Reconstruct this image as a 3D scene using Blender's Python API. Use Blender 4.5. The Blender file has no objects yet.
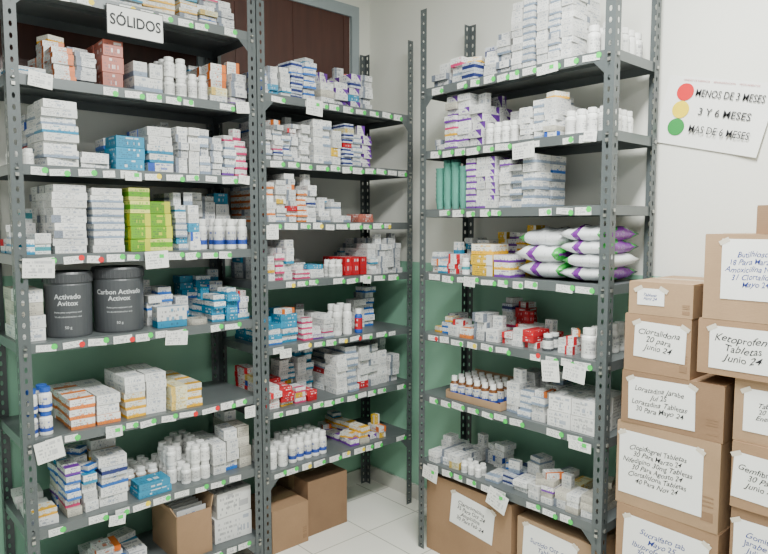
import bpy, math, random
from mathutils import Matrix, Vector
random.seed(7)
R = random.Random(23)
SC = bpy.context.scene
COL = SC.collection

# ------------------------------------------------------------------ materials
MATS = {}
def new_mat(name):
    m = bpy.data.materials.new(name); m.use_nodes = True
    MATS[name] = m
    nt = m.node_tree
    b = nt.nodes['Principled BSDF']
    return m, nt, b
def c4(c): return (c[0], c[1], c[2], 1)
def math_node(nt, op, a, b=None, c=None):
    n = nt.nodes.new('ShaderNodeMath'); n.operation = op
    for i, x in enumerate((a, b, c)):
        if x is None: continue
        if isinstance(x, (int, float)): n.inputs[i].default_value = x
        else: nt.links.new(x, n.inputs[i])
    return n.outputs[0]
def mix_col(nt, fac, a, b, blend='MIX'):
    n = nt.nodes.new('ShaderNodeMix'); n.data_type = 'RGBA'; n.blend_type = blend
    for i, x in ((0, fac), (6, a), (7, b)):
        if isinstance(x, (int, float)): n.inputs[i].default_value = x
        elif isinstance(x, tuple): n.inputs[i].default_value = c4(x)
        else: nt.links.new(x, n.inputs[i])
    return n.outputs[2]
def noise_node(nt, vec, scale, detail=2.0):
    n = nt.nodes.new('ShaderNodeTexNoise'); n.inputs['Scale'].default_value = scale
    n.inputs['Detail'].default_value = detail
    if vec is not None: nt.links.new(vec, n.inputs['Vector'])
    return n.outputs[0]
def simple(name, col, rough=0.6, metal=0.0, var=0.08, nscale=12, bump=0.0):
    m, nt, b = new_mat(name)
    g = nt.nodes.new('ShaderNodeNewGeometry')
    n = noise_node(nt, g.outputs['Position'], nscale, 3)
    dark = tuple(x * (1 - var) for x in col); lite = tuple(min(1, x * (1 + var)) for x in col)
    nt.links.new(mix_col(nt, n, dark, lite), b.inputs['Base Color'])
    b.inputs['Roughness'].default_value = rough; b.inputs['Metallic'].default_value = metal
    return m
def med(name, base, accent, layout, ink=(0.06, 0.07, 0.10), inkamt=0.6, rough=0.4, rows_n=5.0):
    """printed carton: coloured band plus rows of print, all from the UV map"""
    m, nt, b = new_mat(name)
    uv = nt.nodes.new('ShaderNodeUVMap').outputs[0]
    s = nt.nodes.new('ShaderNodeSeparateXYZ'); nt.links.new(uv, s.inputs[0])
    u, v = s.outputs[0], s.outputs[1]
    at = nt.nodes.new('ShaderNodeAttribute'); at.attribute_name = 'tint'
    t = at.outputs['Fac']
    if layout == 'left': mask = math_node(nt, 'LESS_THAN', u, 0.27)
    elif layout == 'right': mask = math_node(nt, 'GREATER_THAN', u, 0.72)
    elif layout == 'bottom': mask = math_node(nt, 'LESS_THAN', v, 0.33)
    elif layout == 'top': mask = math_node(nt, 'GREATER_THAN', v, 0.68)
    elif layout == 'mid': mask = math_node(nt, 'COMPARE', v, 0.5, 0.2)
    elif layout == 'diag': mask = math_node(nt, 'GREATER_THAN', math_node(nt, 'ADD', u, math_node(nt, 'MULTIPLY', v, 0.5)), 1.0)
    elif layout == 'none': mask = math_node(nt, 'LESS_THAN', v, -1.0)
    else: mask = math_node(nt, 'GREATER_THAN', v, -1.0)
    col = mix_col(nt, mask, base, accent)
    def rows(nrow, freq, thr, seed, lo, hi):
        vr = math_node(nt, 'MULTIPLY', v, nrow)
        fr = math_node(nt, 'GREATER_THAN', math_node(nt, 'FRACT', vr), 0.5)
        cb = nt.nodes.new('ShaderNodeCombineXYZ')
        nt.links.new(math_node(nt, 'MULTIPLY', u, freq), cb.inputs[0])
        nt.links.new(math_node(nt, 'MULTIPLY', math_node(nt, 'FLOOR', vr), 3.7), cb.inputs[1])
        nt.links.new(math_node(nt, 'MULTIPLY_ADD', t, 91.0, seed), cb.inputs[2])
        n = math_node(nt, 'GREATER_THAN', noise_node(nt, cb.outputs[0], 1.0, 1), thr)
        mu = math_node(nt, 'COMPARE', u, (lo+hi)/2, (hi-lo)/2)
        mv = math_node(nt, 'COMPARE', v, 0.5, 0.4)
        return math_node(nt, 'MULTIPLY', math_node(nt, 'MULTIPLY', fr, n), math_node(nt, 'MULTIPLY', mu, mv))
    col = mix_col(nt, math_node(nt, 'MULTIPLY', rows(rows_n, 20.0, 0.52, 1.0, .08, .7), inkamt), col, ink)
    acc2 = accent if layout not in ('full',) else (0.85, 0.85, 0.85)
    col = mix_col(nt, math_node(nt, 'MULTIPLY', rows(2.0, 7.0, 0.54, 5.0, .3, .92), 0.75), col, acc2)
    tt = math_node(nt, 'MULTIPLY_ADD', t, 0.3, 0.70)
    cc = nt.nodes.new('ShaderNodeCombineColor')
    for i in range(3): nt.links.new(tt, cc.inputs[i])
    col = mix_col(nt, 1.0, col, cc.outputs[0], 'MULTIPLY')
    nt.links.new(col, b.inputs['Base Color'])
    b.inputs['Roughness'].default_value = rough
    return m

W = (0.82, 0.82, 0.80)
med('wht', W, (0.30, 0.35, 0.45), 'none', inkamt=.5)
med('gry', (0.77, 0.77, 0.76), (0.22, 0.25, 0.31), 'left', inkamt=.5)
med('gryb', (0.79, 0.79, 0.77), (0.27, 0.34, 0.45), 'bottom', inkamt=.5)
med('blu', W, (0.02, 0.09, 0.48), 'left')
med('blub', W, (0.02, 0.16, 0.58), 'bottom')
med('nvy', (0.66, 0.70, 0.78), (0.015, 0.03, 0.18), 'mid')
med('teal', W, (0.01, 0.25, 0.45), 'bottom')
med('tealf', (0.02, 0.28, 0.48), (0.02, 0.28, 0.48), 'full')
med('org', W, (0.75, 0.17, 0.02), 'right')
med('orgb', W, (0.75, 0.20, 0.03), 'bottom')
med('red', W, (0.62, 0.01, 0.02), 'left')
med('redf', (0.55, 0.01, 0.02), (0.55, 0.01, 0.02), 'full')
med('pnk', W, (0.66, 0.04, 0.17), 'bottom')
med('pnkf', (0.46, 0.13, 0.09), (0.46, 0.13, 0.09), 'full')
med('pur', W, (0.14, 0.03, 0.31), 'diag')
med('purb', W, (0.17, 0.03, 0.34), 'bottom')
med('grn', (0.68, 0.70, 0.16), (0.12, 0.40, 0.01), 'mid')
med('grnf', (0.14, 0.38, 0.01), (0.62, 0.64, 0.03), 'right')
med('yel', (0.82, 0.8, 0.70), (0.88, 0.46, 0.005), 'bottom')
med('yelf', (0.85, 0.52, 0.01), (0.85, 0.85, 0.8), 'right')
med('cream', (0.8, 0.76, 0.50), (0.75, 0.52, 0.12), 'left')
med('beige', (0.62, 0.59, 0.50), (0.5, 0.47, 0.4), 'bottom')
med('label', (0.82, 0.82, 0.79), (0.4, 0.4, 0.42), 'none', inkamt=0.55)
med('tagpaper', (0.86, 0.86, 0.82), (0.5, 0.5, 0.52), 'none', inkamt=0.5, rows_n=6)
med('labelb', (0.75, 0.75, 0.72), (0.03, 0.08, 0.42), 'bottom', inkamt=0.5)
med('labelg', (0.76, 0.78, 0.76), (0.05, 0.3, 0.35), 'mid', inkamt=0.5)
med('labelbr', (0.45, 0.3, 0.2), (0.7, 0.65, 0.55), 'mid', inkamt=0.5)

simple('steel_paint', (0.085, 0.099, 0.102), 0.45, 0.1, 0.12, 9)
simple('shelf_paint', (0.115, 0.13, 0.133), 0.36, 0.15, 0.15, 6)
simple('zinc', (0.42, 0.42, 0.39), 0.35, 0.8)
simple('plastic_white', (0.84, 0.84, 0.82), 0.32)
simple('plastic_blue', (0.02, 0.09, 0.42), 0.35)
simple('plastic_grey', (0.065, 0.07, 0.076), 0.38)
simple('plastic_lid', (0.06, 0.063, 0.068), 0.36)
simple('amber', (0.13, 0.045, 0.012), 0.2)
simple('print_light', (0.6, 0.62, 0.63), 0.5)
simple('paper', (0.86, 0.86, 0.83), 0.8, 0, 0.04)
simple('ink_black', (0.015, 0.015, 0.02), 0.6)
simple('ink_blue', (0.02, 0.04, 0.25), 0.6)
simple('ink_red', (0.4, 0.03, 0.05), 0.6)
simple('dot_green', (0.04, 0.62, 0.08), 0.5)
simple('dot_yellow', (0.88, 0.66, 0.01), 0.5)
simple('dot_red', (0.66, 0.015, 0.02), 0.5)
simple('sign_green', (0.02, 0.26, 0.05), 0.5)
simple('tape', (0.42, 0.29, 0.16), 0.25)
simple('tape_clear', (0.66, 0.60, 0.50), 0.25)
simple('lamp_body', (0.8, 0.8, 0.8), 0.4)
simple('frame_paint', (0.32, 0.37, 0.39), 0.5)
simple('baseboard_tile', (0.6, 0.6, 0.54), 0.3)

def cardboard(name, col):
    m, nt, b = new_mat(name)
    g = nt.nodes.new('ShaderNodeNewGeometry')
    n = noise_node(nt, g.outputs['Position'], 7, 4)
    n2 = noise_node(nt, g.outputs['Position'], 120, 2)
    c = mix_col(nt, n, tuple(x * 0.75 for x in col), tuple(x * 1.2 for x in col))
    c = mix_col(nt, math_node(nt, 'MULTIPLY', n2, 0.25), c, tuple(x * 0.6 for x in col))
    nt.links.new(c, b.inputs['Base Color']); b.inputs['Roughness'].default_value = 0.8
    w = nt.nodes.new('ShaderNodeTexWave'); w.bands_direction = 'Z'
    w.inputs['Scale'].default_value = 60
    nt.links.new(g.outputs['Position'], w.inputs['Vector'])
    bn = nt.nodes.new('ShaderNodeBump'); bn.inputs['Strength'].default_value = 0.08; bn.inputs['Distance'].default_value = 0.002
    nt.links.new(w.outputs['Fac'], bn.inputs['Height']); nt.links.new(bn.outputs[0], b.inputs['Normal'])
cardboard('card_a', (0.33, 0.20, 0.11))
cardboard('card_b', (0.38, 0.245, 0.14))
cardboard('card_c', (0.27, 0.16, 0.088))

def wall_mat():
    m, nt, b = new_mat('wall_paint')
    g = nt.nodes.new('ShaderNodeNewGeometry')
    s = nt.nodes.new('ShaderNodeSeparateXYZ'); nt.links.new(g.outputs['Position'], s.inputs[0])
    n = noise_node(nt, g.outputs['Position'], 2.2, 5)
    white = mix_col(nt, n, (0.78, 0.78, 0.715), (0.85, 0.85, 0.785))
    green = mix_col(nt, n, (0.25, 0.50, 0.36), (0.32, 0.58, 0.43))
    edge = math_node(nt, 'GREATER_THAN', s.outputs[2], 1.305)
    nt.links.new(mix_col(nt, edge, green, white), b.inputs['Base Color'])
    b.inputs['Roughness'].default_value = 0.5
    bn = nt.nodes.new('ShaderNodeBump'); bn.inputs['Strength'].default_value = 0.12; bn.inputs['Distance'].default_value = 0.004
    nt.links.new(noise_node(nt, g.outputs['Position'], 60, 3), bn.inputs['Height']); nt.links.new(bn.outputs[0], b.inputs['Normal'])
wall_mat()
def floor_mat():
    m, nt, b = new_mat('floor_tile')
    g = nt.nodes.new('ShaderNodeNewGeometry')
    br = nt.nodes.new('ShaderNodeTexBrick'); br.offset = 0
    nt.links.new(g.outputs['Position'], br.inputs['Vector'])
    br.inputs['Scale'].default_value = 1
    br.inputs['Brick Width'].default_value = 0.33; br.inputs['Row Height'].default_value = 0.33
    br.inputs['Mortar Size'].default_value = 0.003
    br.inputs['Color1'].default_value = (0.82, 0.80, 0.73, 1); br.inputs['Color2'].default_value = (0.85, 0.83, 0.76, 1)
    br.inputs['Mortar'].default_value = (0.38, 0.37, 0.32, 1)
    n = noise_node(nt, g.outputs['Position'], 5, 4)
    nt.links.new(mix_col(nt, math_node(nt, 'MULTIPLY', n, 0.2), br.outputs['Color'], (0.6, 0.58, 0.5)), b.inputs['Base Color'])
    b.inputs['Roughness'].default_value = 0.14
floor_mat()
def wood_mat():
    m, nt, b = new_mat('dark_wood')
    tc = nt.nodes.new('ShaderNodeTexCoord')
    mp = nt.nodes.new('ShaderNodeMapping'); mp.inputs['Scale'].default_value = (14, 1, 1.2)
    nt.links.new(tc.outputs['Object'], mp.inputs[0])
    n = noise_node(nt, mp.outputs[0], 2.5, 6)
    nt.links.new(mix_col(nt, n, (0.035, 0.013, 0.010), (0.095, 0.032, 0.023)), b.inputs['Base Color'])
    b.inputs['Roughness'].default_value = 0.4
wood_mat()
def bag_mat():
    m, nt, b = new_mat('bag_print')
    uv = nt.nodes.new('ShaderNodeUVMap').outputs[0]
    s = nt.nodes.new('ShaderNodeSeparateXYZ'); nt.links.new(uv, s.inputs[0])
    u, v = s.outputs[0], s.outputs[1]
    n = noise_node(nt, uv, 2.6, 1)
    sh = math_node(nt, 'ADD', u, math_node(nt, 'MULTIPLY', n, 0.5))
    band = math_node(nt, 'MULTIPLY', math_node(nt, 'COMPARE', sh, 0.62, 0.08), math_node(nt, 'LESS_THAN', v, 0.55))
    c = mix_col(nt, band, (0.80, 0.82, 0.84), (0.19, 0.02, 0.30))
    c = mix_col(nt, math_node(nt, 'COMPARE', sh, 1.12, 0.07), c, (0.04, 0.40, 0.06))
    c = mix_col(nt, math_node(nt, 'GREATER_THAN', sh, 1.19), c, (0.19, 0.02, 0.30))
    t = math_node(nt, 'GREATER_THAN', noise_node(nt, uv, 26, 1), 0.62)
    c = mix_col(nt, math_node(nt, 'MULTIPLY', t, 0.3), c, (0.3, 0.3, 0.4))
    nt.links.new(c, b.inputs['Base Color']); b.inputs['Roughness'].default_value = 0.25
bag_mat()
m, nt, b = new_mat('green_cup'); b.inputs['Base Color'].default_value = (0.22, 0.58, 0.48, 1)
b.inputs['Roughness'].default_value = 0.15; b.inputs['Transmission Weight'].default_value = 0.5; b.inputs['IOR'].default_value = 1.2
m, nt, b = new_mat('lamp_glow'); b.inputs['Emission Color'].default_value = (1, 1, 0.95, 1); b.inputs['Emission Strength'].default_value = 3

# ------------------------------------------------------------------ mesh builder
class MB:
    def __init__(s): s.v=[]; s.f=[]; s.uv=[]; s.mi=[]; s.t=[]; s.sm=[]; s.mats=[]
    def mid(s, name):
        if name not in s.mats: s.mats.append(name)
        return s.mats.index(name)
    def face(s, vs, m, uv=None, t=1.0, smooth=False):
        k = len(s.v); s.v += [tuple(p) for p in vs]; s.f.append(tuple(range(k, k+len(vs))))
        if uv is None:
            uv = [(0,0),(1,0),(1,1),(0,1)] if len(vs)==4 else [(0.5,0.95)]*len(vs)
        s.uv += uv; s.mi.append(s.mid(m)); s.t += [t]*len(vs); s.sm.append(smooth)
    def box(s, c, d, m, rz=0.0, t=None, rx=0.0, ry=0.0):
        if t is None: t = R.random()
        M = Matrix.Translation(c) @ Matrix.Rotation(rz,4,'Z') @ Matrix.Rotation(ry,4,'Y') @ Matrix.Rotation(rx,4,'X')
        x,y,z = d[0]/2,d[1]/2,d[2]/2
        P = [M @ Vector(p) for p in ((-x,-y,-z),(x,-y,-z),(x,y,-z),(-x,y,-z),(-x,-y,z),(x,-y,z),(x,y,z),(-x,y,z))]
        for q in ((0,1,5,4),(1,2,6,5),(2,3,7,6),(3,0,4,7),(4,5,6,7),(0,3,2,1)):
            s.face([P[i] for i in q], m, t=t)
    def lathe(s, c, prof, mats, seg=14, t=None, rot=0.0, squash=1.0):
        if t is None: t = R.random()
        cx,cy,cz = c
        for i in range(len(prof)-1):
            (r0,z0),(r1,z1) = prof[i],prof[i+1]; m = mats[i] if isinstance(mats,(list,tuple)) else mats
            for k in range(seg):
                a0 = rot+2*math.pi*k/seg; a1 = rot+2*math.pi*(k+1)/seg
                q = [(cx+r0*math.cos(a0),cy+squash*r0*math.sin(a0),cz+z0),(cx+r0*math.cos(a1),cy+squash*r0*math.sin(a1),cz+z0),
                     (cx+r1*math.cos(a1),cy+squash*r1*math.sin(a1),cz+z1),(cx+r1*math.cos(a0),cy+squash*r1*math.sin(a0),cz+z1)]
                u0=(2*k/seg)%1.0; u1=u0+2/seg
                if r0 < 1e-6: s.face([q[0],q[2],q[3]], m, [(u0,0),(u1,1),(u0,1)], t, True)
                elif r1 < 1e-6: s.face([q[0],q[1],q[2]], m, [(u0,0),(u1,0),(u1,1)], t, True)
                else: s.face(q, m, [(u0,0),(u1,0),(u1,1),(u0,1)], t, True)
    def build(s, name, M=Matrix.Identity(4), parent=None, merge_smooth=False):
        me = bpy.data.meshes.new(name); me.from_pydata(s.v, [], s.f)
        for n in s.mats: me.materials.append(MATS[n])
        me.polygons.foreach_set('material_index', s.mi)
        me.polygons.foreach_set('use_smooth', s.sm)
        ul = me.uv_layers.new(name='UVMap')
        ul.data.foreach_set('uv', [x for p in s.uv for x in p])
        a = me.attributes.new('tint','FLOAT','POINT'); a.data.foreach_set('value', s.t)
        me.validate(); me.update()
        o = bpy.data.objects.new(name, me); COL.objects.link(o)
        if parent is not None: o.parent = parent
        o.matrix_local = M
        if merge_smooth:
            import bmesh
            bm = bmesh.new(); bm.from_mesh(me); bmesh.ops.remove_doubles(bm, verts=bm.verts, dist=1e-5)
            bm.to_mesh(me); bm.free()
        return o

def text_obj(name, body, size, mat, M, parent=None, bold=0.0, wobble=0.0, bend=None, shear=0.0, maxw=None):
    cu = bpy.data.curves.new('txt','FONT'); cu.body = body; cu.size = size; cu.align_x='CENTER'; cu.align_y='CENTER'
    cu.offset = bold; cu.shear = shear; cu.space_line = 0.95; cu.resolution_u = 3
    o = bpy.data.objects.new('txt', cu); COL.objects.link(o)
    dg = bpy.context.evaluated_depsgraph_get(); dg.update()
    me = bpy.data.meshes.new_from_object(o.evaluated_get(dg))
    bpy.data.objects.remove(o)
    sx = 1.0
    if maxw and len(me.vertices):
        w = max(v.co.x for v in me.vertices)-min(v.co.x for v in me.vertices)
        if w > maxw: sx = maxw/w
    ph = R.random()*6
    for v in me.vertices:
        x,y = v.co.x*sx, v.co.y
        if wobble:
            y += wobble*size*math.sin(x/size*1.3+ph)+wobble*0.6*size*math.sin(x/size*4.1+ph*2)
            x += wobble*0.8*size*math.sin(y/size*3+x/size*2)
        if bend: v.co = (bend*math.sin(x/bend), -bend*math.cos(x/bend), y)
        else: v.co = (x, 0, y)
    me.materials.clear(); me.materials.append(MATS[mat])
    me.update()
    ob = bpy.data.objects.new(name, me); COL.objects.link(ob)
    if parent is not None: ob.parent = parent
    ob.matrix_local = M
    return ob

# ------------------------------------------------------------------ room shell
XW, YW, ZC = 2.43, 2.81, 2.95
def slab(name, lo, hi, mat):
    mb = MB(); c=[(a+b)/2 for a,b in zip(lo,hi)]; d=[b-a for a,b in zip(lo,hi)]
    mb.box((0,0,0), d, mat, t=1.0)
    return mb.build(name, Matrix.Translation(c))
slab('floor', (-1.6,-1.6,-0.1), (XW+.12,YW+.12,0), 'floor_tile')
slab('wall_back', (-1.6,YW,0), (XW+.12,YW+.12,ZC), 'wall_paint')
slab('wall_right', (XW,-1.6,0), (XW+.12,YW,ZC), 'wall_paint')
slab('ceiling', (-1.6,-1.6,ZC), (XW+.12,YW+.12,ZC+.1), 'paper')
slab('baseboard_back', (-1.6,YW-.012,0), (XW-.012,YW,.08), 'baseboard_tile')
slab('baseboard_right', (XW-.012,-1.6,0), (XW,YW,.08), 'baseboard_tile')
win = bpy.data.objects.new('window_1', None); COL.objects.link(win); win.location=(0.9,YW,2.0)
mb=MB(); mb.box((0,-.005,.33),(2.75,.010,.62),'dark_wood',t=1)
for i in range(9): mb.box((-1.3+i*.33,-.011,.33),(.012,.004,.6),'dark_wood',t=1)
mb.build('shutter_panel', parent=win)
mb=MB()
mb.box((0,-.011,.02),(2.87,.022,.05),'frame_paint'); mb.box((0,-.011,.665),(2.87,.022,.06),'frame_paint')
for x in (-1.41,-.4,.5,1.41): mb.box((x,-.011,.34),(.05,.0215,.6),'frame_paint')
mb.build('window_frame', parent=win)

# ------------------------------------------------------------------ racks
RK = {}
def flange(mb, o, du, width, H, pitch=0.038):
    o = Vector(o); du = Vector(du); n = int(H/pitch); p = H/n
    for i in range(n):
        z0 = i*p; c = o+du*(width*0.5)+Vector((0,0,z0+p/2))
        hw, hh = width/2, p/2
        outer = [(-hw,-hh),(0,-hh),(hw,-hh),(hw,0),(hw,hh),(0,hh),(-hw,hh),(-hw,0)]
        a, b2 = 0.0052, 0.0095
        inner = [(-a*.7,-b2*.8),(0,-b2),(a*.7,-b2*.8),(a,0),(a*.7,b2*.8),(0,b2),(-a*.7,b2*.8),(-a,0)]
        P=[c+du*x+Vector((0,0,z)) for x,z in outer]; Q=[c+du*x+Vector((0,0,z)) for x,z in inner]
        for k in range(8):
            j=(k+1)%8; mb.face([P[k],P[j],Q[j],Q[k]],'steel_paint',t=1)
def rack(key, X, Y, rot, Wd, D, shelves, H=2.44):
    M = Matrix.Translation((X,Y,0)) @ Matrix.Rotation(rot,4,'Z')
    e = bpy.data.objects.new('metal_shelving_rack', None); COL.objects.link(e); e.matrix_world = M
    RK[key] = dict(M=M, W=Wd, D=D, z=shelves, e=e)
    for i,(u,v,su,sv) in enumerate(((0,0,1,1),(Wd,0,-1,1),(0,D,1,-1),(Wd,D,-1,-1))):
        mb=MB()
        flange(mb,(u,v,0),(su,0,0),.038,H); flange(mb,(u,v,0),(0,sv,0),.038,H)
        mb.build('post_%d'%(i+1), parent=e)
    bolts=MB()
    for i,z in enumerate(shelves):
        mb=MB(); m='shelf_paint'
        mb.box((Wd/2,D/2,z-.001),(Wd-.008,D-.008,.002),m,t=1)
        for v in (.005,D-.005): mb.box((Wd/2,v,z-.0185),(Wd-.008,.002,.033),m,t=1)
        for u in (.005,Wd-.005): mb.box((u,D/2,z-.0185),(.002,D-.012,.033),m,t=1)
        mb.box((Wd/2,.012,z-.034),(Wd-.02,.014,.0015),m,t=1)
        mb.box((Wd/2,D/2,z-.008),(Wd-.06,.05,.012),m,t=1)
        mb.build('shelf_%d'%(i+1), parent=e)
        for u in (.019,Wd-.019):
            bolts.lathe((u,-.004,z-.018),[(0,0),(.006,0),(.006,.005),(0,.005)],'zinc',6)
            bolts.box((u,-.003,z-.036),(.011,.005,.011),'zinc',t=1)
        for v in (.019,D-.019): bolts.box((Wd+.003,v,z-.018),(.005,.011,.011),'zinc',t=1)
        if i in (0,len(shelves)-1):
            for s_,u in ((1,.002),(-1,Wd-.002)):
                a=(u,.0025,z-.034);b_=(u+s_*.08,.0025,z-.034);c=(u,.0025,z-.115)
                bolts.face([a,b_,c] if s_<0 else [a,c,b_],'steel_paint',[(0,0)]*3,1)
    bolts.build('bolts_and_gussets', parent=e)
    lb=MB()
    for i,z in enumerate(shelves):
        u=.05+R.random()*.02
        while u < Wd-.10:
            w=R.uniform(.042,.07); h=R.uniform(.020,.029)
            if R.random()<.88:
                lb.box((u+w/2,.0022,z-.02+R.uniform(-.004,.003)),(w,.0012,h),'label',ry=R.uniform(-.07,.07),t=R.uniform(.7,1))
                if R.random()<.88:
                    dm = R.choices(['dot_green','dot_yellow','dot_red'],[.84,.10,.06])[0]
                    cu=u+w+R.uniform(-.012,.004); cz=z-.02+R.uniform(-.006,.006); r=.0105
                    pts=[(cu+r*math.cos(a*math.pi/5),.0008,cz+r*math.sin(a*math.pi/5)) for a in range(10)]
                    lb.face(pts,dm,[(0,0)]*10,1)
            u+=w+R.uniform(.008,.03)
    lb.build('shelf_labels', parent=e)
AZ=[.13,.44,.763,1.098,1.401,1.705,2.0,2.30]
BZ=[.397,.675,.965,1.255,1.515,1.785,2.065]
CZ=[.422,.738,1.017,1.291,1.571,1.828,2.099]
rack('A',.515,2.4,0,.93,.38,AZ)
rack('B',1.45,2.4,0,.92,.38,BZ)
rack('C',2.06,2.04,-math.pi/2,.92,.33,CZ)

def place(rk, u, v, z): return RK[rk]['M'] @ Matrix.Translation((u,v,z))
EXTRA=['blub','teal','red','yel','org','nvy','gryb','pnk','blu','purb','cream','redf','tealf','yelf','beige']
def S(rk, i, u0, u1, h, dims, mats, rows=2, v0=None, name='medicine_box_stack', var=1, tidy=False):
    z=RK[rk]['z'][i]; D=RK[rk]['D']; w,d,hh=dims
    zs=RK[rk]['z']; clear=(zs[i+1]-z-.045) if i+1<len(zs) else .45
    back = v0 is not None and v0>.09
    if v0 is None: v0=R.uniform(.012,.045)
    if rows==2 and D>.35 and not back: rows=3
    rows=min(rows,max(1,int((D-.03-v0)/d)))
    n=max(1,int((u1-u0+.006)/w)); pitch=(u1-u0)/n; mb=MB(); cu=(u0+u1)/2
    hmul=1.0
    for c in range(n):
        m=mats[c%len(mats)] if len(mats)>1 and n>1 else None
        off=R.uniform(0,.025) if not tidy else R.uniform(0,.006)
        if not tidy: hmul=R.uniform(.9,1.25)
        hc=hh*(1 if tidy else R.choice([.85,1,1,1.2]))
        cap=max(1,int(clear/hc))
        for r in range(rows):
            L=max(1,int(round(h*hmul/hc))-(0 if tidy else R.randint(0,var)))
            if not tidy and r>0: L+=R.choice([-1,0,0,1])
            L=max(1,min(L,cap))
            drift=0
            for l in range(L):
                mm=m if (m and R.random()<.8) else R.choice(mats)
                if not tidy and R.random()<.12: mm=R.choice(EXTRA)
                drift += R.uniform(-.003,.003)
                dj=0 if (r or tidy) else R.uniform(-.014,.008)
                ww=pitch*R.uniform(.86,.965)
                mb.box((u0+pitch*(c+.5)-cu+drift*.6, max(v0+off+d*(r+.5)+R.uniform(-.003,.003)+dj, d*.5+.014), hc*(l+.5)+.0003),
                       (ww,d*.97,hc*.97),mm,rz=R.uniform(-.06,.06) if tidy else R.gauss(0,.06))
            if not tidy and R.random()<.4 and hc*L+.055<clear:
                q=R.random()
                if q<.6: mb.box((u0+pitch*(c+.5)-cu, v0+off+d*(r+.5), hc*L+.0125),(pitch*.8,d*.7,.024),R.choice(mats+EXTRA[:5]),rz=R.uniform(-.7,.7))
                else: mb.box((u0+pitch*(c+.5)-cu, v0+off+d*(r+.5), hc*L+.026),(pitch*.7,.028,.052),R.choice(mats),rz=R.uniform(-.3,.3))
    return mb.build(name, place(rk,cu,0,z))

def Bt(rk, i, u0, u1, r, h, rows=2, tiers=1, body='plastic_white', lab='label', cap='plastic_white', v0=None, name='pill_bottle_group'):
    z=RK[rk]['z'][i]
    if v0 is None: v0=R.uniform(.02,.04)
    p=r*2.1; n=max(1,int((u1-u0)/p)); cu=(u0+u1)/2; mb=MB(); sp=(u1-u0)/n
    for c in range(n):
        for q in range(rows):
            if R.random()<.1 and q==0: continue
            for t in range(tiers):
                if t and R.random()<.25: break
                x=u0+sp*(c+.5)-cu; y=v0+r+q*p+R.uniform(-.003,.003)
                pr=[(0,0),(r*.95,0),(r,.003),(r,h*.14),(r*1.01,h*.15),(r*1.01,h*.62),(r,h*.63),(r*.97,h*.7),(r*.72,h*.78),(r*.72,h*.8),(r*.82,h*.8),(r*.82,h*.985),(r*.76,h),(0,h)]
                ms=[body]*4+[lab]+[body]*4+[cap]*4
                mb.lathe((x,y,t*h+.0003),pr,ms,14,rot=R.random()*6)
    return mb.build(name, place(rk,cu,0,z))

F=(.075,.10,.020); G=(.10,.07,.026); Q=(.12,.08,.045); P=(.062,.09,.032)
S('A',7,.06,.2,.10,Q,['blu','nvy'],2); S('A',7,.34,.6,.12,G,['teal','yel','wht'],2); S('A',7,.62,.86,.12,F,['yel','wht','gry'],2)
# A idx6
S('A',6,.015,.135,.05,F,['teal','wht'],2)
S('A',6,.155,.305,.14,F,['org','gry','red','wht'],2)
S('A',6,.32,.40,.175,(.08,.11,.058),['pnkf'],2,tidy=True)
S('A',6,.425,.54,.11,(.06,.10,.055),['gryb','wht'],2,tidy=True)
Bt('A',6,.55,.645,.022,.075,4,2); Bt('A',6,.65,.735,.019,.10,4,1)
S('A',6,.745,.90,.16,P,['org','gry','wht'],2)
# A idx5
Bt('A',5,.012,.085,.017,.055,3,1); S('A',5,.10,.225,.19,(.12,.10,.028),['gryb','wht'],2)
S('A',5,.235,.345,.05,F,['wht','gry'],2)
S('A',5,.35,.465,.13,(.115,.11,.042),['tealf','teal','blub'],2,tidy=True); S('A',5,.47,.575,.17,(.10,.11,.034),['teal','wht','blu'],2,tidy=True)
S('A',5,.585,.725,.20,(.045,.11,.03),['gry','wht','gryb'],2); S('A',5,.73,.90,.18,(.05,.10,.03),['gry','gryb','pnk'],2)
# A idx4
S('A',4,.012,.12,.07,(.045,.08,.03),['teal','wht','labelg'],2)
S('A',4,.13,.25,.24,(.12,.10,.027),['wht','gry'],2,tidy=True); S('A',4,.26,.38,.26,(.115,.10,.026),['gryb','wht'],2,tidy=True)
S('A',4,.39,.475,.245,(.08,.11,.048),['grn','grnf'],2,tidy=True); S('A',4,.48,.575,.20,(.09,.11,.048),['grnf','grn'],2,tidy=True)
S('A',4,.585,.68,.2,(.045,.11,.03),['gryb','wht'],2)
Bt('A',4,.69,.91,.021,.125,2,1,lab='labelb')
S('A',4,.69,.9,.21,(.055,.10,.04),['wht','gry'],1,v0=.17)
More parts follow.
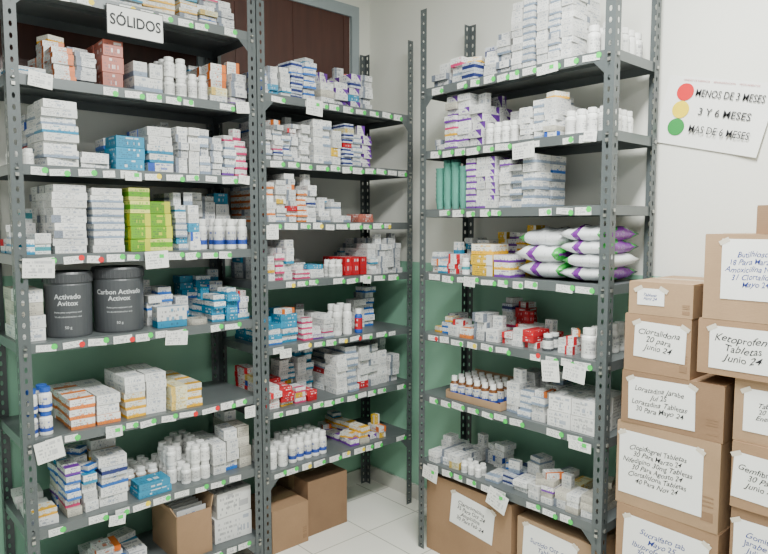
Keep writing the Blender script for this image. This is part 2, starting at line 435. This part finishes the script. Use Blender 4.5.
# A idx3
S('A',3,.012,.10,.18,(.088,.11,.045),['beige','wht'],2,tidy=True)
def tub(rk,i,u,v,r,h,body,lid,txt,name):
    mb=MB(); pr=[(0,0),(r*.93,0),(r*.96,.006),(r,h*.80),(r*.98,h*.82),(r*.98,h*.84),(r*1.03,h*.84),(r*1.03,h*.97),(r*.99,h),(r*.9,h),(r*.88,h*.985),(0,h*.985)]
    mb.lathe((0,0,0),pr,[body]*5+[lid]*6,40,t=1)
    for k in range(40):
        a=2*math.pi*k/40; mb.box((r*1.032*math.cos(a),r*1.032*math.sin(a),h*.905),(.002,.004,h*.11),lid,rz=a,t=1)
    o=mb.build(name, place(rk,u,v,RK[rk]['z'][i]+.0003))
    Rz=Matrix.Rotation(math.radians(-18),4,'Z')
    text_obj('label_title',txt,.025,'print_light',Rz@Matrix.Translation((0,0,h*.58)),o,bend=r*1.004,bold=.0003)
    text_obj('label_print','Polvo para suspension oral\n\nVia de administracion: oral',.0085,'print_light',Rz@Matrix.Translation((0,0,h*.36)),o,bend=r*1.002)
    text_obj('label_weight','50 g',.014,'print_light',Rz@Matrix.Translation((0,0,h*.16)),o,bend=r*.995)
tub('A',3,.193,.11,.080,.235,'plastic_grey','plastic_lid','Activado\nAvitox','activated_charcoal_tub')
tub('A',3,.375,.115,.092,.245,'plastic_grey','plastic_lid','Carbon Activado\nActivox','activated_charcoal_tub')
S('A',3,.485,.61,.09,(.12,.06,.085),['teal'],1,v0=.02,tidy=True); S('A',3,.49,.665,.16,(.06,.1,.03),['wht','blub'],2,v0=.125)
mb=MB(); mb.lathe((0,0,0),[(.026,0),(.045,.0),(.045,.022),(.026,.022),(.026,0)],['beige']*4,24); mb.build('adhesive_tape_roll',place('A',.665,.06,AZ[3]+.0003))
S('A',3,.73,.905,.11,(.055,.09,.028),['teal','tealf','blu'],2,v0=.03); S('A',3,.69,.9,.17,(.06,.07,.03),['tealf','teal','wht'],1,v0=.25)
# A idx2
Bt('A',2,.015,.11,.022,.085,2,2,lab='labelb',cap='plastic_blue')
S('A',2,.16,.34,.11,(.088,.10,.037),['orgb','wht'],2,tidy=True); S('A',2,.355,.525,.16,(.085,.11,.032),['yel','wht','wht'],2,tidy=True)
S('A',2,.53,.67,.10,(.068,.10,.032),['cream','yel'],2,tidy=True)
# A idx1
S('A',1,.14,.25,.19,(.054,.11,.036),['blub','wht','teal'],2); S('A',1,.26,.365,.23,(.10,.11,.038),['blub','nvy','wht','yel'],2)
S('A',1,.385,.53,.06,(.14,.09,.028),['tealf','blub'],1,tidy=True); Bt('A',1,.385,.53,.02,.075,4,1,v0=.14,lab='labelbr')
Bt('A',1,.54,.71,.02,.075,6,2,lab='label',v0=.04)
S('A',1,.72,.905,.19,(.06,.11,.045),['wht','wht','beige','pnk'],2); S('A',1,.02,.12,.05,(.08,.1,.025),['wht','gry'],2)
# A idx0
S('A',0,.05,.2,.08,G,['wht','nvy'],2); S('A',0,.25,.46,.08,(.1,.1,.026),['wht','gry','teal'],2)
def open_carton(M,w,d,h,name):
    mb=MB(); t=.004
    mb.box((0,0,t/2),(w,d,t),'card_a')
    mb.box((0,-d/2,h/2),(w,t,h),'card_a'); mb.box((0,d/2,h/2),(w,t,h),'card_a')
    mb.box((-w/2,0,h/2),(t,d,h),'card_b'); mb.box((w/2,0,h/2),(t,d,h),'card_b')
    mb.box((-w/2-.012,0,h+.02),(t,d,.055),'card_b',ry=-.5)
    mb.box((w/2+.005,0,h+.022),(t,d,.055),'card_b',ry=.2)
    for k in range(7): mb.box((0,-d/2+.025+k*d*.13,h*.6),(w*.85,.004,h*.9),R.choice(['nvy','blub','label','wht']),rx=R.uniform(-.08,.08))
    return mb.build(name,M)
open_carton(place('A',.62,.15,AZ[0]+.0003),.15,.25,.19,'open_cardboard_box')
S('A',0,.725,.905,.22,(.1,.14,.11),['wht','label'],2,tidy=True)
# --- rack B
S('B',6,.045,.20,.11,(.05,.09,.026),['blu','gry','wht'],2); S('B',6,.205,.34,.15,(.065,.10,.024),['nvy','blub','wht'],2)
S('B',6,.36,.52,.12,P,['wht','pur'],2); S('B',6,.53,.67,.15,P,['pur','gry','nvy'],2)
S('B',5,.045,.29,.15,(.05,.1,.022),['gry','wht','gryb'],2); S('B',5,.30,.47,.20,(.056,.1,.04),['wht','gryb'],2)
S('B',5,.48,.66,.20,(.05,.09,.022),['nvy','gryb','pur'],2)
S('B',4,.045,.32,.18,(.055,.1,.024),['orgb','wht','gry'],2); S('B',4,.36,.55,.07,P,['gryb','wht'],2); S('B',4,.57,.67,.035,F,['pnkf'],1,tidy=True)
S('B',3,.045,.19,.14,(.048,.1,.03),['gry','pnk','wht'],2); S('B',3,.20,.38,.06,F,['pnk','wht','gry'],2); Bt('B',3,.40,.48,.018,.08,2,1)
S('B',3,.50,.64,.10,(.045,.06,.09),['redf','red'],2,tidy=True); S('B',3,.655,.87,.15,(.055,.1,.03),['wht','gry'],2)
S('B',2,.045,.23,.11,(.09,.09,.027),['tealf','teal','wht'],2); S('B',2,.24,.42,.09,(.06,.1,.022),['pnk','wht','wht'],2)
Bt('B',2,.43,.55,.023,.15,2,1); Bt('B',2,.56,.62,.02,.12,1,1,body='plastic_blue',lab='redf'); S('B',2,.57,.8,.16,(.06,.08,.03),['gry','wht','blub'],1,v0=.15)
S('B',1,.045,.19,.12,(.07,.1,.026),['red','redf','wht'],2); S('B',1,.20,.32,.08,(.06,.08,.024),['pnk','redf','wht'],1,v0=.02)
S('B',1,.2,.42,.17,(.055,.08,.03),['wht','teal'],1,v0=.18)
S('B',1,.44,.58,.18,(.07,.1,.032),['wht','gryb'],2); S('B',1,.59,.87,.19,(.067,.1,.036),['wht','gry'],2)
Bt('B',0,.05,.16,.022,.1,4,1); Bt('B',0,.17,.39,.02,.11,4,1,lab='labelb'); S('B',0,.52,.64,.06,(.06,.1,.028),['purb','yel'],2)
S('B',0,.66,.76,.05,(.05,.1,.025),['pur','yelf'],1)
# --- rack C
S('C',6,.045,.14,.05,P,['gry','wht'],2); S('C',6,.15,.30,.11,(.075,.1,.03),['gryb','nvy','wht'],2,var=2); S('C',6,.31,.45,.15,(.065,.1,.028),['wht','gry'],2,var=2)
S('C',6,.465,.57,.27,(.05,.1,.026),['wht','gryb'],2,tidy=True); S('C',6,.58,.73,.29,(.05,.1,.022),['wht','gryb','wht','gry'],2,tidy=True)
Bt('C',6,.77,.88,.024,.11,5,1,v0=.05)
S('C',5,.045,.115,.05,(.035,.1,.025),['gry','wht'],2); S('C',5,.12,.33,.18,(.07,.1,.028),['purb','wht','pur'],2)
Bt('C',5,.34,.50,.018,.085,2,1); S('C',5,.37,.50,.14,(.06,.07,.03),['wht','gry'],2,v0=.13); S('C',5,.52,.69,.14,(.055,.1,.024),['wht','gryb'],2)
Bt('C',5,.70,.88,.02,.09,5,1)
def cups():
    mb=MB()
    for c in range(4):
        for r in range(2):
            for l in range(9+R.randint(-1,1)):
                mb.lathe((c*.046,r*.05,l*.019+.0003),[(0,.001),(.015,0),(.021,.045),(.0225,.045),(.0225,.048),(.020,.048),(.0145,.003),(0,.004)],'green_cup',14)
    mb.build('plastic_cup_stack',place('C',.07,.06,CZ[4]))
cups()
S('C',4,.245,.40,.20,(.05,.1,.026),['purb','wht','pur'],2,tidy=True); S('C',4,.41,.60,.19,(.062,.1,.028),['wht','gryb','gryb'],2)
S('C',3,.045,.20,.075,(.05,.09,.025),['org','teal','red','wht'],1,v0=.02); Bt('C',3,.21,.27,.018,.07,1,1,lab='labelg',v0=.02)
S('C',3,.12,.265,.15,(.05,.1,.03),['wht','teal','wht'],1,v0=.16)
S('C',3,.275,.40,.135,(.12,.11,.044),['yelf','yel'],1,v0=.02,tidy=True)
S('C',3,.275,.49,.18,(.055,.08,.03),['yelf','purb','yel'],1,v0=.2)
S('C',3,.405,.49,.09,(.085,.11,.03),['yelf','yel','purb'],1,v0=.015,tidy=True)
def pillow(mb,cx,cy,z0,L,Wd,h,rz,mat,n=14):
    M=Matrix.Translation((cx,cy,z0))@Matrix.Rotation(rz,4,'Z')
    ph=R.random()*6
    def P_(i,j,s):
        x=i/n*2-1; y=j/n*2-1
        k=(max(0,1-abs(x)**3.2))**.6*(max(0,1-abs(y)**3))**.6
        wr=(.005*math.sin(x*9+y*5+ph)+.0025*math.sin(x*17-y*11+ph))*k
        return M@Vector((x*L/2*(1-.04*y*y),y*Wd/2*(1-.04*x*x),h/2+s*(k*h/2)+(wr if s>0 else 0)))
    fl=R.random()<.5
    for i in range(n):
        for j in range(n):
            uv=[(i/n,j/n),((i+1)/n,j/n),((i+1)/n,(j+1)/n),(i/n,(j+1)/n)]
            if fl: uv=[(1-a,1-b) for a,b in uv]
            mb.face([P_(i,j,1),P_(i+1,j,1),P_(i+1,j+1,1),P_(i,j+1,1)],mat,uv,1,True)
            q=[P_(i,j,-1),P_(i,j+1,-1),P_(i+1,j+1,-1),P_(i+1,j,-1)]
            mb.face(q,mat,[uv[0],uv[3],uv[2],uv[1]],1,True)
mb=MB()
for l in range(3):
    pillow(mb,-.082+R.uniform(-.006,.008),.155+R.uniform(-.012,.01),l*.060+.001,.21,.27,.078,R.uniform(-.05,.05),'bag_print')
for l in range(4):
    pillow(mb,.105+R.uniform(-.008,.008),.155+R.uniform(-.012,.01),l*.048+.001,.19,.27,.064,R.uniform(-.05,.05),'bag_print')
mb.build('product_bag_pile',place('C',.695,.0,CZ[3]),merge_smooth=True)
S('C',2,.045,.14,.06,(.04,.09,.03),['gry','blub'],2); S('C',2,.15,.42,.10,(.065,.1,.045),['wht','orgb','gry'],1)
S('C',2,.43,.60,.08,(.056,.1,.024),['red','wht','redf','wht'],2); S('C',2,.3,.42,.13,(.055,.08,.035),['wht','redf'],1,v0=.22)
Bt('C',2,.61,.68,.021,.065,2,1,body='plastic_grey'); S('C',2,.69,.76,.06,(.035,.08,.028),['wht','red'],2); Bt('C',2,.77,.88,.027,.11,5,1,lab='label')
def tray(u0,u1):
    mb=MB(); w=u1-u0; mb.box((w/2,.12,.002),(w,.2,.003),'card_b'); mb.box((w/2,.02,.016),(w,.003,.03),'card_b')
    mb.box((w/2,.22,.05),(w,.003,.1),'card_b')
    for u in (0,w): mb.box((u,.12,.02),(.003,.2,.035),'card_b')
    for c in range(int(w/.043)):
        for r in range(4):
            h=.095;rr=.0195;x=.025+c*.043;y=.047+r*.045
            mb.lathe((x,y,.0035),[(0,0),(rr,0),(rr,h*.15),(rr,h*.65),(rr*.6,h*.78),(rr*.65,h*.78),(rr*.65,h),(0,h)],['amber','amber','labelb','amber','plastic_white','plastic_white','plastic_white'],14)
    mb.build('syrup_bottle_tray',place('C',u0,0,CZ[1]+.0003))
tray(.15,.45)
S('C',1,.46,.66,.10,(.065,.1,.026),['wht','gryb'],2,v0=.02); S('C',1,.47,.6,.13,(.06,.08,.03),['blub','wht'],1,v0=.235)
S('C',1,.67,.88,.13,(.105,.12,.062),['wht','label'],2,tidy=True)
S('C',0,.045,.22,.06,(.05,.08,.026),['wht','gry'],3); Bt('C',0,.23,.34,.015,.05,2,1); S('C',0,.23,.35,.09,(.06,.08,.03),['gry','wht'],1,v0=.18)
S('C',0,.36,.57,.06,(.063,.1,.022),['gryb','nvy','wht'],2,var=2); S('C',0,.59,.87,.08,(.05,.1,.028),['wht','beige','gry'],2)

# ------------------------------------------------------------------ hanging paper tags + signs
def tag(rk,u,z,w,h,rot=0.0,mat='tagpaper'):
    mb=MB(); mb.box((0,0,0),(w,.001,h),mat,ry=rot,t=R.uniform(.6,1))
    if R.random()<.4: mb.box((w*.2,-.001,h*.2),(.018,.0005,.014),'dot_green',t=1)
    mb.build('paper_tag',place(rk,u,-.0078,z))
for a in ((.10,1.985,.075,.05,.1),(.86,1.985,.06,.045,-.1),(.07,1.355,.10,.065,.05),(.48,1.37,.09,.065,-.05),(.55,1.06,.09,.055,.1),(.08,.72,.09,.075,-.15),(.86,1.69,.05,.035,.1),(.87,.70,.05,.05,0),(.3,.40,.06,.04,.1),(.40,1.68,.06,.03,0),(.30,.735,.06,.035,0)):
    tag('A',*a)
for a in ((.29,2.03,.09,.07,.05),(.06,1.47,.06,.06,0),(.6,1.235,.05,.04,.1),(.12,.93,.06,.04,0)):
    tag('B',*a)
for a in ((.56,1.785,.10,.06,-.05),(.70,.955,.075,.08,-.1),(.80,.965,.09,.065,.1),(.08,.375,.09,.06,.15),(.46,.375,.10,.08,.3),(.84,1.81,.05,.035,.1),(.66,2.07,.09,.03,-.05),(.83,.70,.09,.035,0),(.3,1.265,.06,.04,.05)):
    tag('C',*a)
mb=MB(); mb.box((0,0,0),(.208,.0016,.105),'ink_black',t=1); mb.box((0,-.001,0),(.202,.0016,.099),'paper',t=1)
s=mb.build('section_sign',place('A',.425,-.0085,2.232))
text_obj('lettering','SÓLIDOS',.054,'ink_black',Matrix.Translation((0,-.0035,0)),s,bold=.0009,maxw=.185)
Msg=Matrix.Translation((XW-.006,.94,1.893))@Matrix.Rotation(-math.pi/2,4,'Z')@Matrix.Rotation(math.radians(14),4,'Y')
mb=MB(); n=16; w,h=.375,.245
def sg(i,j):
    x=i/n-.5; y=j/4-.5
    return (x*w, -.012*max(0,x-.25)*4*max(0,.2-y)-.001, y*h)
for i in range(n):
    for j in range(4): mb.face([sg(i,j),sg(i+1,j),sg(i+1,j+1),sg(i,j+1)],'paper',None,1,True)
sign=mb.build('expiry_color_code_sign',Msg,merge_smooth=True)
mb=MB()
for zc,mt in ((.068,'dot_red'),(.005,'dot_yellow'),(-.058,'sign_green')):
    mb.face([(-.115+.031*math.cos(a*math.pi/16),-.0035,zc+.031*math.sin(a*math.pi/16)) for a in range(32)],mt,[(0,0)]*32,1)
mb.build('color_dots',parent=sign)
for zc,tx,wd in ((.068,'MENOS DE 3 MESES',.235),(.005,'3 Y 6 MESES',.18),(-.058,'MAS DE 6 MESES',.21)):
    text_obj('lettering',tx,.036,'ink_black',Matrix.Translation((.042,-.006 if zc>0 else -.012,zc)),sign,bold=.0002,maxw=wd)
text_obj('caption','UNIDAD DE FARMACIA  ·  SEMAFORIZACION  ·  MEDICAMENTOS',.009,'ink_red',Matrix.Translation((0,-.004,.110)),sign)

# ------------------------------------------------------------------ cardboard cartons
FR=Matrix.Rotation(-math.pi/2,4,'Z')
def carton(M,w,d,h,mat,label=None,lines='',ink='ink_black',size=.03,name='cardboard_box',tape=True):
    mb=MB()
    mb.box((0,0,h/2-.002),(w,d,h-.004),mat,t=1)
    g=.004
    for sgn in (-1,1): mb.box((0,sgn*(d/4+g/4),h-.002),(w-.002,d/2-g/2,.004),mat,t=1)
    for sgn in (-1,1): mb.box((sgn*(w/2+.0006),0,h*.5),(.0012,d*.012,h-.02),'card_c',t=1)
    o=mb.build(name,M)
    bv=o.modifiers.new('b','BEVEL'); bv.width=.004; bv.segments=2; bv.limit_method='ANGLE'
    if tape:
        tb=MB(); tb.box((0,0,h+.0004),(w+.002,.05,.0006),'tape',t=1)
        for sgn in (-1,1): tb.box((sgn*(w/2+.0014),0,h-.035),(.0006,.05,.07),'tape',t=1)
        tb.build('packing_tape',parent=o)
        pm=MB()
        pm.box((w*.40,-d/2-.0006,h*.16),(w*.11,.0006,h*.10),'card_c',t=1)
        for q in range(3): pm.box((w*.40,-d/2-.0006,h*(.28+q*.05)),(w*.11,.0006,h*.015),'card_c',t=1)
        pm.build('printed_marks',parent=o)
    if label:
        lx,lz,lw,lh,rot=label
        ML=Matrix.Translation((lx,-d/2-.0015,lz))@Matrix.Rotation(rot,4,'Y')
        lb=MB(); lb.box((0,0,0),(lw,.001,lh),'paper',t=1)
        for sx in (-1,1): lb.box((sx*lw*.47,-.0008,lh*.46),(.03,.0005,.014),'tape_clear',t=1,ry=sx*.5)
        l=lb.build('paper_label',ML,parent=o)
        text_obj('handwriting',lines,size*.9,ink,Matrix.Translation((-lw*.03,-.0012,0)),l,bold=.0001,wobble=.08,shear=.3,maxw=lw*.84)
    return o
def stackbox(y0,y1,z0,z1,mat,x0=2.06,depth=.34,rot=None,**k):
    if rot is None: rot=R.uniform(-.012,.012)
    M=Matrix.Translation((x0+depth/2,(y0+y1)/2,z0))@FR@Matrix.Rotation(rot,4,'Z')
    return carton(M,abs(y1-y0),depth,z1-z0-.001,mat,**k)
stackbox(1.07,.735,0,.265,'card_c',label=(.0,.14,.25,.17,.0),lines='Metronidazol\nTabletas\nAbril 25',ink='ink_blue')
stackbox(1.065,.73,.265,.54,'card_a',label=(.0,.155,.28,.17,.03),lines='Sucralfato tab\nMayo 25\nIbuprofeno 400mg\n30 Para Oct 24',ink='ink_blue',size=.03)
stackbox(1.07,.73,.54,.83,'card_b',label=(-.02,.15,.28,.22,.0),lines='Clopidogrel Tabletas\n30 Para Marzo 24\nNifedipino 30mg Tabletas\n30 Para Agosto 24\nClortalidona Tabletas\n40 Para Nov 24',size=.027)
stackbox(1.06,.73,.83,1.01,'card_c',label=(-.03,.09,.22,.145,-.02),lines='Loratadina Jarabe\nJul 25\nLoratadina Tabletas\n30 Para Mayo 24',ink='ink_black',size=.027)
stackbox(1.055,.835,1.01,1.205,'card_a',label=(.01,.11,.17,.12,.03),lines='Clortalidona\n20 para\nJunio 24',size=.030)
stackbox(1.045,.835,1.205,1.315,'card_b',label=(-.03,.06,.09,.055,0),lines='Tabletas\nAbril 24',ink='ink_blue',size=.015)
stackbox(.70,.34,0,.21,'card_a',label=(-.05,.1,.2,.13,0),lines='Paracetamol\nSep 25',x0=2.07)
stackbox(.70,.34,.21,.43,'card_b',label=(-.09,.11,.16,.14,0),lines='Omeprazol 20\nAgosto 25',x0=2.06,ink='ink_blue')
stackbox(.70,.34,.43,.645,'card_c',label=(-.09,.11,.16,.14,0),lines='Gomitas\nJarabe 15\nJulio 24',x0=2.07,size=.028,ink='ink_blue')
stackbox(.70,.34,.645,.85,'card_a',label=(-.09,.1,.17,.14,.04),lines='Gemfibrozilo\n30 Para\nJunio 24',x0=2.06,size=.028)
stackbox(.705,.34,.85,1.045,'card_b',label=(-.08,.1,.15,.13,0),lines='Tabletas\n20 Para\nEnero 25',x0=2.07,size=.022)
stackbox(.81,.42,1.045,1.215,'card_a',label=(-.06,.085,.20,.13,.0),lines='Ketoprofeno\nTabletas\nJunio 24',x0=2.05,size=.034)
stackbox(.80,.40,1.215,1.475,'card_b',label=(-.05,.155,.20,.18,.0),lines='Butilhioscina\n18 Para Marzo 25\nAmoxicilina Nov 24\n31 Clortalidona\nMayo 24',ink='ink_blue',x0=2.05,size=.026)
stackbox(.67,.42,1.475,1.56,'card_c',x0=2.08,depth=.28)
carton(RK['C']['M']@Matrix.Translation((.27,.175,0)),.48,.30,.36,'card_a',label=(.03,.24,.24,.15,.1),lines='Claritromicina\n35 Para Oct 24\nAmpicilina\n30 Para Feb 24',size=.028)
carton(RK['C']['M']@Matrix.Translation((.72,.175,0)),.36,.30,.33,'card_b',label=(-.03,.235,.24,.15,.05),lines='Surtido Oct 24\nTabletas',ink='ink_blue')
carton(RK['B']['M']@Matrix.Translation((.16,.15,0)),.20,.24,.20,'card_a')
carton(RK['B']['M']@Matrix.Translation((.40,.20,0)),.24,.28,.27,'card_c')

# ------------------------------------------------------------------ lights, world, camera
def area(name,loc,sx,sy,e,col):
    l=bpy.data.lights.new(name,'AREA'); l.shape='RECTANGLE'; l.size=sx; l.size_y=sy; l.energy=e; l.color=col
    o=bpy.data.objects.new(name,l); COL.objects.link(o); o.location=loc; return o
area('ceiling_tube_light',(1.05,.7,2.86),1.2,.35,130,(.98,1,.96))
area('ceiling_tube_light_rear',(-.6,-.5,2.86),1.2,.35,60,(.98,1,.96))
for (x,y) in ((1.05,.7),(-.6,-.5)):
    mb=MB(); mb.box((0,0,.04),(1.25,.4,.04),'lamp_body')
    for q in (-.09,.09): mb.box((0,q,.012),(1.2,.03,.012),'lamp_glow')
    mb.build('ceiling_lamp',Matrix.Translation((x,y,2.89)))
w=bpy.data.worlds.new('World'); SC.world=w; w.use_nodes=True
w.node_tree.nodes['Background'].inputs[0].default_value=(.92,1,.97,1)
w.node_tree.nodes['Background'].inputs[1].default_value=.42
cam=bpy.data.cameras.new('Camera'); co=bpy.data.objects.new('Camera',cam); COL.objects.link(co)
cam.sensor_width=36; cam.lens=641/768*36; cam.clip_start=.02
co.location=(0,0,1.5); co.rotation_euler=(math.radians(90-4.6),0,math.radians(47.9-90))
SC.camera=co
